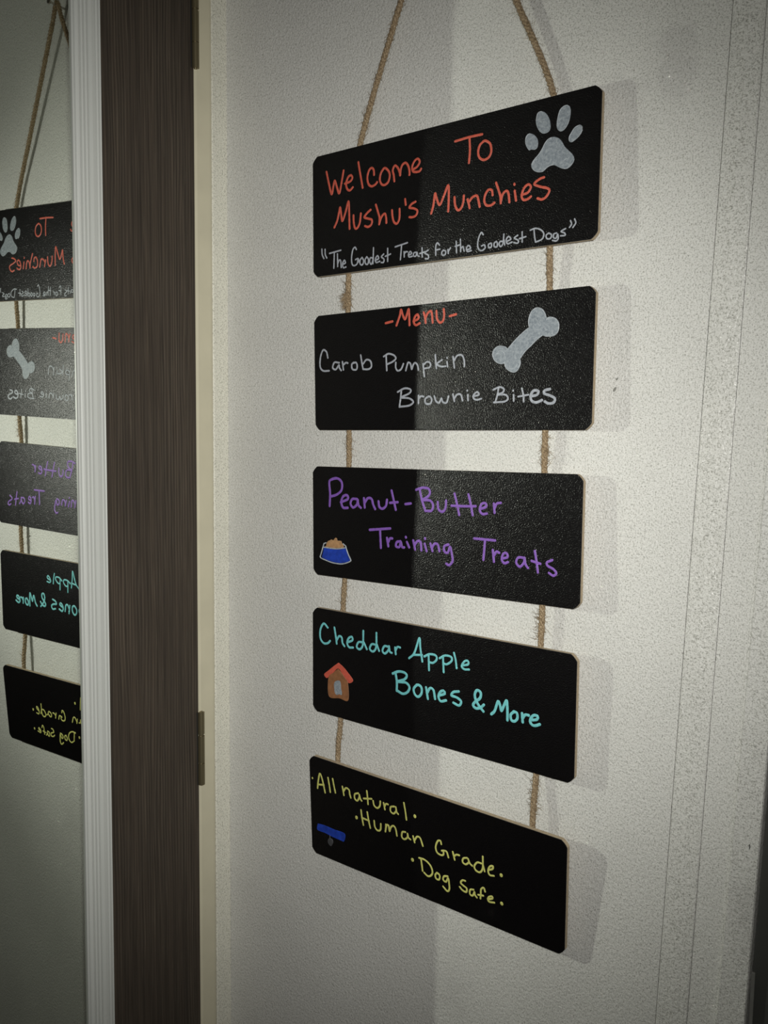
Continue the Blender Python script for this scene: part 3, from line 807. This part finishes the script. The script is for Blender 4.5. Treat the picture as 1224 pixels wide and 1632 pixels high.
for nx, nz, rx, rz in ((0.17935, 1.4803, 0.0012, 0.0015), (0.1776, 1.4715, 0.0017, 0.0024)):
    bm = bmesh.new()
    bmesh.ops.create_uvsphere(bm, u_segments=14, v_segments=8, radius=1.0,
                              matrix=Matrix.Translation((nx, 0, nz)) @ Matrix.Rotation(0.6, 4, 'Y') @ Matrix.Diagonal((rx * 0.7, 0.0003, rz, 1)))
    link('nail_hole', bm, M['dent'], WF)
bm = bmesh.new()
box(bm, (1.16, 0, 0), (2.2, 0.07, ZT))
hexa(bm, [(xD(2.05), 0, 2.05), (1.16, 0, 2.05), (1.16, 0.07, 2.05), (xD(2.05), 0.07, 2.05),
          (xD(ZT), 0, ZT), (1.16, 0, ZT), (1.16, 0.07, ZT), (xD(ZT), 0.07, ZT)])
struct('wall_front_far', bm, M['wall'])
bm = bmesh.new(); box(bm, (-0.45, -2.6, -0.05), (2.2, 0.12, 0.0)); struct('floor', bm, M['floor'])
bm = bmesh.new(); box(bm, (-0.45, -2.6, ZT), (2.2, 0.12, ZT + 0.05)); struct('ceiling', bm, M['ceiling'])
bm = bmesh.new(); box(bm, (-0.45, -2.67, 0), (2.2, -2.6, ZT)); struct('wall_back', bm, M['wall'])
bm = bmesh.new(); box(bm, (2.2, -2.67, 0), (2.27, 0.12, ZT)); struct('wall_right', bm, M['wall'])
bm = bmesh.new()
box(bm, (-0.40, -0.047, 0), (-0.330, 0, ZT))
box(bm, (-0.40, -0.842, 2.04), (-0.318, -0.047, ZT))
box(bm, (-0.40, -2.6, 0), (-0.318, -0.842, ZT))
struct('wall_left', bm, M['wall'])

# left corner: vinyl covered batten, then the cream door stop beside the hinges
bm = bmesh.new()
pr = [(-0.334, 0.0), (-0.3112, 0.0), (-0.3106, -0.0012), (-0.3106, -0.0222), (-0.3114, -0.0235), (-0.334, -0.0235)]
extrude_profile(bm, pr, lambda p: (p[0], p[1] - 0.0003, 0.0), lambda p: (p[0], p[1] + 0.0016, ZT))
struct('trim_1', bm, M['left_batten'])
bm = bmesh.new()
pr = [(-0.334, -0.0236), (-0.3112, -0.0236), (-0.3102, -0.0246), (-0.3096, -0.0275), (-0.3096, -0.046), (-0.3108, -0.0487), (-0.334, -0.0487)]
extrude_profile(bm, pr, lambda p: (p[0], p[1] - 0.0022, 0.0), lambda p: (p[0], p[1] + 0.0018, ZT))
struct('trim_2', bm, M['cream'], smooth=False)

# batten over the board joint on the right, and the raised edge board beyond it
bm = bmesh.new()
for z0, z1 in ((0, ZT),):
    pr = [(0.0, 0.0099), (0.0, 0.0001), (0.03, -0.0003), (0.5, -0.0008), (0.97, -0.0003), (1.0, 0.0001), (1.0, 0.0099)]
    extrude_profile(bm, pr, lambda p: (xA(0) + J + (xB(0) - xA(0) - 2 * J) * p[0], p[1], 0), lambda p: (xA(ZT) + J + (xB(ZT) - xA(ZT) - 2 * J) * p[0], p[1], ZT))
struct('trim_3', bm, M['batten'])
bm = bmesh.new()
pr = [(-0.16, 0.0), (-0.04, -0.0006), (0.0, -0.0010), (0.0, -0.0034), (0.05, -0.0042), (0.97, -0.0036), (1.0, -0.0022), (1.0, 0.0)]
extrude_profile(bm, pr, lambda p: (xC(0) + (xD(0) - xC(0)) * p[0], p[1], 0), lambda p: (xC(ZT) + (xD(ZT) - xC(ZT)) * p[0], p[1], ZT))
struct('trim_4', bm, M['wall'])

# dark door set back beyond the edge board
door2 = empty('door_2', (0.74, 0.004, 0)); door2['kind'] = 'structure'
bm = bmesh.new(); hexa(bm, [(xD(0) + 0.0008 - 0.74, 0, 0), (0.42, 0, 0), (0.42, 0.035, 0), (xD(0) + 0.0008 - 0.74, 0.035, 0),
          (xD(2.05) + 0.0008 - 0.74, 0, 2.05), (0.42, 0, 2.05), (0.42, 0.035, 2.05), (xD(2.05) + 0.0008 - 0.74, 0.035, 2.05)])
link('door_panel', bm, M['dark_door'], door2)
bm = bmesh.new()
box(bm, (xD(0.95) + 0.0012 - 0.74, -0.0022, 0.925), (xD(0.95) + 0.0046 - 0.74, 0.0, 0.994))
bevel(bm, 0.0012)
link('strike_plate', bm, M['plate'], door2)
bm = bmesh.new()
box(bm, (0.31135, -0.00405, 1.1005), (0.3119, -0.0030, 1.1045))
scuff = link('scuff_mark', bm, M['dark_gap'], bpy.data.objects['trim_4'])

# dark wood door with its hinges
DA = math.radians(-1.17)
door1 = empty('door_1', (-0.3112, -0.0500, 0)); door1['kind'] = 'structure'
door1.rotation_euler = (0, 0, -DA)
bm = bmesh.new()
hexa(bm, [(-0.035, -0.79, 0.01), (0, -0.79, 0.01), (0, -0.0006, 0.01), (-0.035, -0.0006, 0.01),
          (-0.035, -0.79, 2.03), (0, -0.79, 2.03), (0, 0.0028, 2.03), (-0.035, 0.0028, 2.03)])
bevel(bm, 0.0012)
link('door_panel', bm, M['door'], door1)

def hinge(z0):
    e = empty('hinge', (0.0016, 0.0036, z0)); e.parent = door1
    H = 0.0889
    zs = [(0.0, 0.0262), (0.0272, 0.0600), (0.0622, H)]
    for a, b_ in zs:
        bm = bmesh.new()
        pts = [Vector((0, 0, a + (b_ - a) * t / 6)) for t in range(7)]
        tube(bm, pts, 0.0041, 14)
        link('knuckle', bm, M['hinge'], e, smooth=False)
    bm = bmesh.new()
    tube(bm, [Vector((0, 0, -0.0012 + (H + 0.0024) * t / 10)) for t in range(11)], 0.0030, 12,
         taper=lambda t: 0.6 if t in (0, 1) else 1)
    link('pin', bm, M['hinge'], e)
    bm = bmesh.new()
    box(bm, (-0.0065, -0.0055, 0), (-0.0012, -0.0035, H))
    link('leaf', bm, M['dark_gap'], e)
hinge(1.0045)
hinge(1.8235)
hinge(0.19)

# ------------------------------------------------------------------ mirror on the door
# glass plane as measured from the reflections
NM = Vector((0.999787, 0.0204628, -0.0026853))
P0 = Vector((-0.3033174, -0.022208, 1.3358147))
def gx(y, z):                                   # x of the glass at (y, z)
    return P0.x - (NM.y * (y - P0.y) + NM.z * (z - P0.z)) / NM.x
mroot = empty('door_mirror', (-0.302, -0.37, 0.35))
tag(mroot, 'tall framed mirror on the dark door, reflecting the black signs', 'mirror')
ML = mroot.location.copy()
Z0, Z1 = 0.35, 2.0
def yo(z): return -0.1789 - (1.8508 - z) * 0.0031      # outer edge of the right frame rail
def yi(z): return yo(z) - 0.0322
YL = -0.56                                                      # inner edge of the far rail
def glass_pt(y, z, off): return Vector((gx(y, z) + off, y, z)) - ML
bm = bmesh.new()
hexa(bm, [glass_pt(yi(Z0) + 0.004, Z0, -0.003), glass_pt(yi(Z0) + 0.004, Z0, 0), glass_pt(YL - 0.004, Z0, 0), glass_pt(YL - 0.004, Z0, -0.003),
          glass_pt(yi(Z1) + 0.004, Z1, -0.003), glass_pt(yi(Z1) + 0.004, Z1, 0), glass_pt(YL - 0.004, Z1, 0), glass_pt(YL - 0.004, Z1, -0.003)])
link('glass', bm, M['mirror'], mroot)
bm = bmesh.new()
hexa(bm, [glass_pt(yo(Z0) - 0.004, Z0, -0.0062), glass_pt(yo(Z0) - 0.004, Z0, -0.0032), glass_pt(YL - 0.03, Z0, -0.0032), glass_pt(YL - 0.03, Z0, -0.0062),
          glass_pt(yo(Z1) - 0.004, Z1, -0.0062), glass_pt(yo(Z1) - 0.004, Z1, -0.0032), glass_pt(YL - 0.03, Z1, -0.0032), glass_pt(YL - 0.03, Z1, -0.0062)])
link('backing', bm, M['dark_gap'], mroot)
# fluted rail profile: t across the width from the outer edge (0) to the inner edge (1), height above the glass
def rail_profile():
    g = [0.113, 0.247, 0.513, 0.647, 0.78]
    pts = [(0.0, -0.006), (0.0, 0.0030), (0.03, 0.0042)]
    edges = [0.03] + g + [0.93]
    for a, b_ in zip(edges, edges[1:]):
        wd = b_ - a
        pts += [(a + min(wd * 0.2, 0.02), 0.0056), (a + wd * 0.5, 0.0061), (b_ - min(wd * 0.2, 0.02), 0.0056)]
        if b_ < 0.92:
            pts.append((b_, 0.0026))
    pts += [(0.945, 0.0046), (0.965, 0.0022), (1.0, 0.0020), (1.0, -0.0028), (0.88, -0.0028), (0.88, -0.006)]
    return pts
RP = rail_profile()
for side in (0, 1):
    bm = bmesh.new()
    def ring(z, side=side):
        def f(p):
            t, h = p
            y = yo(z) + (yi(z) - yo(z)) * t if side == 0 else (YL - 0.0345) + 0.0345 * t
            return glass_pt(y, z, h)
        return f
    extrude_profile(bm, RP, ring(Z0 - 0.0345), ring(Z1 + 0.0345))
    link('frame_rail', bm, M['frame'], mroot)
for zc, sg in ((Z0 - 0.0345, 1), (Z1 + 0.0345, -1)):
    bm = bmesh.new()
    def ring2(end, zc=zc, sg=sg):
        def f(p):
            t, h = p
            z = zc + sg * 0.0345 * t
            y = yi(z) if end == 0 else YL
            return glass_pt(y, z, h)
        return f
    extrude_profile(bm, RP, ring2(0), ring2(1))
    link('frame_rail', bm, M['frame'], mroot)

# ------------------------------------------------------------------ nail and jute cord
NAILX, NAILZ = 0.0015, 1.966
bm = bmesh.new()
pts = [Vector((0, 0, 0)), Vector((0, -0.012, 0.0005)), Vector((0, -0.024, 0.002))]
tube(bm, [Vector((0.0001 * i, p.y, p.z)) for i, p in enumerate(pts)], 0.0014, 10)
bmesh.ops.create_cone(bm, cap_ends=True, segments=14, radius1=0.0038, radius2=0.0032, depth=0.0016,
                      matrix=Matrix.Translation((0, -0.0245, 0.002)) @ Matrix.Rotation(math.pi / 2, 4, 'X'))
tag(link('wall_nail', bm, M['nail'], loc=(NAILX, 0, NAILZ)), 'steel nail in the wall that the jute cord hangs from', 'nail')

ZR = -0.0088
left = [(-0.1257, 0.972), (-0.1255, 1.0684), (-0.1251, 1.1161), (-0.1232, 1.18), (-0.1218, 1.2385), (-0.1195, 1.273), (-0.118, 1.33), (-0.1173, 1.3908), (-0.116, 1.4284),
        (-0.118, 1.49), (-0.1195, 1.5538), (-0.1178, 1.5888), (-0.1135, 1.65), (-0.1067, 1.7173), (-0.0531, 1.8441)]
right = [(0.0741, 1.8127), (0.1132, 1.7245), (0.1148, 1.66), (0.1153, 1.5962), (0.1153, 1.561), (0.1157, 1.50), (0.1159, 1.4338), (0.1153, 1.3977), (0.117, 1.34),
         (0.1188, 1.2749), (0.1182, 1.2373), (0.1176, 1.18), (0.117, 1.1162), (0.1168, 1.0648), (0.1168, 0.972)]
TH = 0.0050                                     # sign thickness
nodes = []
for sg in SIGNS:                                # depth of the cord: it lies on the back of every sign
    ey_ = Vector(sg['ey']); c_ = Vector(sg['loc'])
    for hz in (-0.0565, 0.0565):
        p_ = c_ + ey_ * hz
        nodes.append((p_.z, p_.y + TH + 0.0039))
nodes.sort()
def yr(z):
    if z <= nodes[0][0]: return nodes[0][1]
    for (z0, y0), (z1, y1) in zip(nodes, nodes[1:]):
        if z <= z1: return y0 + (y1 - y0) * (z - z0) / (z1 - z0)
    return nodes[-1][1] + (-0.0125 - nodes[-1][1]) * min(1, (z - nodes[-1][0]) / 0.24)
path = [Vector((x, yr(z), z)) for x, z in left]
def lerp2(a, b_, t): return (a[0] + (b_[0] - a[0]) * t, a[1] + (b_[1] - a[1]) * t)
nl, nr = (NAILX - 0.0045, NAILZ - 0.006), (NAILX + 0.0045, NAILZ - 0.006)
for t in (0.35, 0.7, 0.92): x, z = lerp2(left[-1], nl, t); path.append(Vector((x, yr(z), z)))
path.append(Vector((NAILX, -0.0128, NAILZ + 0.0046)))
for t in (0.08, 0.3, 0.65): x, z = lerp2(nr, right[0], t); path.append(Vector((x, yr(z), z)))
path += [Vector((x, yr(z), z)) for x, z in right]
path = catmull(path, 0.0016)
RC = 0.0030
rope = empty('jute_cord', path[0])
tag(rope, 'brown twisted jute cord looped over the nail, carrying all five signs', 'cord')
RL = rope.location.copy()
acc = [0.0]
for a, b_ in zip(path, path[1:]):
    acc.append(acc[-1] + (b_ - a).length)
ref = Vector((0, 1, 0))
frames = []
for i, p in enumerate(path):
    t = (path[min(i + 1, len(path) - 1)] - path[max(i - 1, 0)]).normalized()
    u = t.cross(ref).normalized()
    frames.append((p, t, u, t.cross(u)))
PITCH = 0.0125
for s_ in range(3):
    bm = bmesh.new()
    pts = []
    for (p, t, u, v), d in zip(frames, acc):
        a = -2 * math.pi * d / PITCH + s_ * 2 * math.pi / 3
        rr = RC * 0.50 * (1 + 0.12 * math.sin(d * 310 + s_))
        pts.append(p + (u * math.cos(a) + v * math.sin(a)) * rr - RL)
    tube(bm, pts, RC * 0.53, 8)
    link('strand', bm, M['jute'], rope, smooth=True)
# loose fibres
bm = bmesh.new()
spans = [(Vector(sg['loc']), Vector(sg['ey'])) for sg in SIGNS]
def fibre(p, d, ln, r=0.00016):
    b1 = Vector((random.uniform(-1, 1), random.uniform(-0.4, 0.4), random.uniform(-1, 1))) * ln * 0.35
    pts = [p, p + d * ln * 0.5 + b1 * 0.5, p + d * ln + b1]
    if any(abs((q + RL - c_) @ e_) < 0.064 for q in pts for c_, e_ in spans):
        return
    tube(bm, catmull(pts, ln / 4), r, 3, taper=lambda t: 1 - 0.6 * t)
for k in range(3600):
    i = random.randrange(len(path))
    p, t, u, v = frames[i]
    a = random.uniform(0, 2 * math.pi)
    d = u * math.cos(a) + v * math.sin(a) * 0.6
    q = p + d * RC * 0.8 - RL
    sgn = random.choice((-1, 1))
    fibre(q, (d * random.uniform(0.35, 1.0) + t * sgn * random.uniform(0.4, 1.6)).normalized(), random.uniform(0.003, 0.0085))
# frayed tuft on the left under the top sign, and thicker fuzz on the right cord
for k in range(420):
    z = random.uniform(1.536, 1.572)
    p = Vector((-0.1196 + random.gauss(-0.001, 0.0016), yr(z) - random.uniform(0, 0.002), z)) - RL
    fibre(p, Vector((random.uniform(-0.9, 0.5), random.uniform(-0.3, 0.1), random.uniform(-1, 0.3))).normalized(), random.uniform(0.004, 0.010), 0.00022)
for k in range(420):
    z = random.choice((random.uniform(1.22, 1.285), random.uniform(1.05, 1.13), random.uniform(1.385, 1.44)))
    p = Vector((0.1172 + random.gauss(0, 0.0015), yr(z) - random.uniform(0, 0.002), z)) - RL
    fibre(p, Vector((random.uniform(-1, 0.8), random.uniform(-0.3, 0.1), random.uniform(-1, 1))).normalized(), random.uniform(0.004, 0.009), 0.0002)
tag(link('loose_fibre', bm, M['jute'], rope), kind='stuff')

# ------------------------------------------------------------------ signs
def rounded_quad(cor, r, n=5):
    out = []
    for i in range(4):
        c, a, b_ = Vector(cor[i]), Vector(cor[i - 1]), Vector(cor[(i + 1) % 4])
        da, db = (a - c).normalized(), (b_ - c).normalized()
        p0, p2 = c + da * r, c + db * r
        for k in range(n + 1):
            t = k / n
            q = (1 - t) ** 2 * p0 + 2 * t * (1 - t) * (c + (da + db) * r * 0.36) + t * t * p2
            out.append(q)
    return out

def slab(out, z0, z1):
    bm = bmesh.new()
    extrude_profile(bm, [(p.x, p.y) for p in out], lambda p: (p[0], p[1], z0), lambda p: (p[0], p[1], z1))
    return bm

LAB = ['black hanging sign at the top, with a grey paw print and orange-red words',
       'black menu sign second from the top, with a grey bone drawing',
       'middle black sign with purple words and a small blue food bowl drawing',
       'black sign second from the bottom, with teal words and a doghouse drawing',
       'lowest black sign, with yellow words and a blue dog collar drawing']
COLR = [dict(welcome='red', name='red', slogan='grey'), dict(menu='red', treat='grey'), dict(treat='purple'), dict(treat='teal'), dict(claim='yellow')]
CNAME = dict(red='orange-red', grey='grey')
DRAW = {0: ('paw_print', 'silver grey painted paw print'), 1: ('bone_drawing', 'silver grey painted bone'),
        2: ('food_bowl_drawing', 'blue painted dog bowl with brown food'), 3: ('doghouse_drawing', 'brown painted doghouse with a red roof'),
        4: ('collar_drawing', 'blue painted collar with a grey tag')}
PMAT = dict(toe='silver', pad='silver', bone='silver', bowl='blue', food='tan', roof='red', house_wall='brown', doorway='silver', collar='blue', tag='dim',
            bowl_line='silver_light', paw_line='silver_light', tag_ring='dim')
PNAME = dict(bowl='bowl', food='food', roof='roof', house_wall='house_wall', doorway='doorway', collar='strap', tag='tag', toe='toe', pad='pad',
             bowl_line='outline', paw_line='outline', tag_ring='tag_ring')
rnd = random.Random(3)
for i, sg in enumerate(SIGNS):
    ex, ey = Vector(sg['ex']), Vector(sg['ey'])
    ez = ex.cross(ey)
    root = empty('hanging_sign', sg['loc'])
    root.rotation_euler = Matrix((ex, ey, ez)).transposed().to_euler()
    tag(root, LAB[i], 'sign', 'black signs hanging on the jute cord')
    cor = [Vector((a / 1e4, b_ / 1e4)) for a, b_ in sg['cor']]
    out = rounded_quad(cor, 0.0062)
    link('board', slab(out, -TH, -0.0007), M['mdf'], root)
    link('chalkboard_face', slab(out, -0.0007, 0.0), M['black'], root)
    DZ = {}
    for part, ss in sg['strokes'].items():
        key, word = (part.split(':') + [''])[:2]
        if key not in COLR[i]:
            continue
        cn = COLR[i][key]
        bm = bmesh.new()
        for wd, pts in ss:
            stroke(bm, [(a / 1e4, b_ / 1e4) for a, b_ in pts], wd / 1e4, 0.00028, rnd)
        dot = word in ('x', 'y', 'z', 'u', 'v', 'w')
        o = link('bullet_dot' if dot else 'quotation_mark' if word in ('q', 'r') else 'lettering', bm, M[cn], root, smooth=True)
        o['label'] = CNAME.get(cn, cn) + (' painted bullet dot' if dot else ' handwritten quotation mark' if word in ('q', 'r') else ' handwritten word')
    dn, dl = DRAW[i]
    if i == 1:
        bm = bmesh.new()
        for pg in sg['polys']['bone']:
            blob(bm, [(a / 1e4, b_ / 1e4) for a, b_ in pg], 0.0003)
        bo = link(dn, bm, M['silver'], root)
        bo['label'] = dl
        bm = bmesh.new()
        for wd, pts in sg['strokes']['bone_line']:
            stroke(bm, [(a / 1e4, b_ / 1e4) for a, b_ in pts], wd / 1e4, 0.0005, rnd)
        link('outline', bm, M['silver_light'], bo, smooth=True)
    else:
        d = bpy.data.objects.new(dn, None); COL.objects.link(d); d.parent = root; d['label'] = dl
        d.empty_display_size = 0.02
        hh = 0.00025
        for part, pgs in sg['polys'].items():
            for pg in pgs:
                bm = bmesh.new()
                blob(bm, [(a / 1e4, b_ / 1e4) for a, b_ in pg], hh)
                link(PNAME[part], bm, M[PMAT[part]], d)
            hh += 0.00012
        for part, ss in sg['strokes'].items():
            if part.split(':')[0] in COLR[i]:
                continue
            bm = bmesh.new()
            for wd, pts in ss:
                stroke(bm, [(a / 1e4, b_ / 1e4) for a, b_ in pts], wd / 1e4, 0.0006, rnd)
            link(PNAME[part], bm, M[PMAT[part]], d, smooth=True)
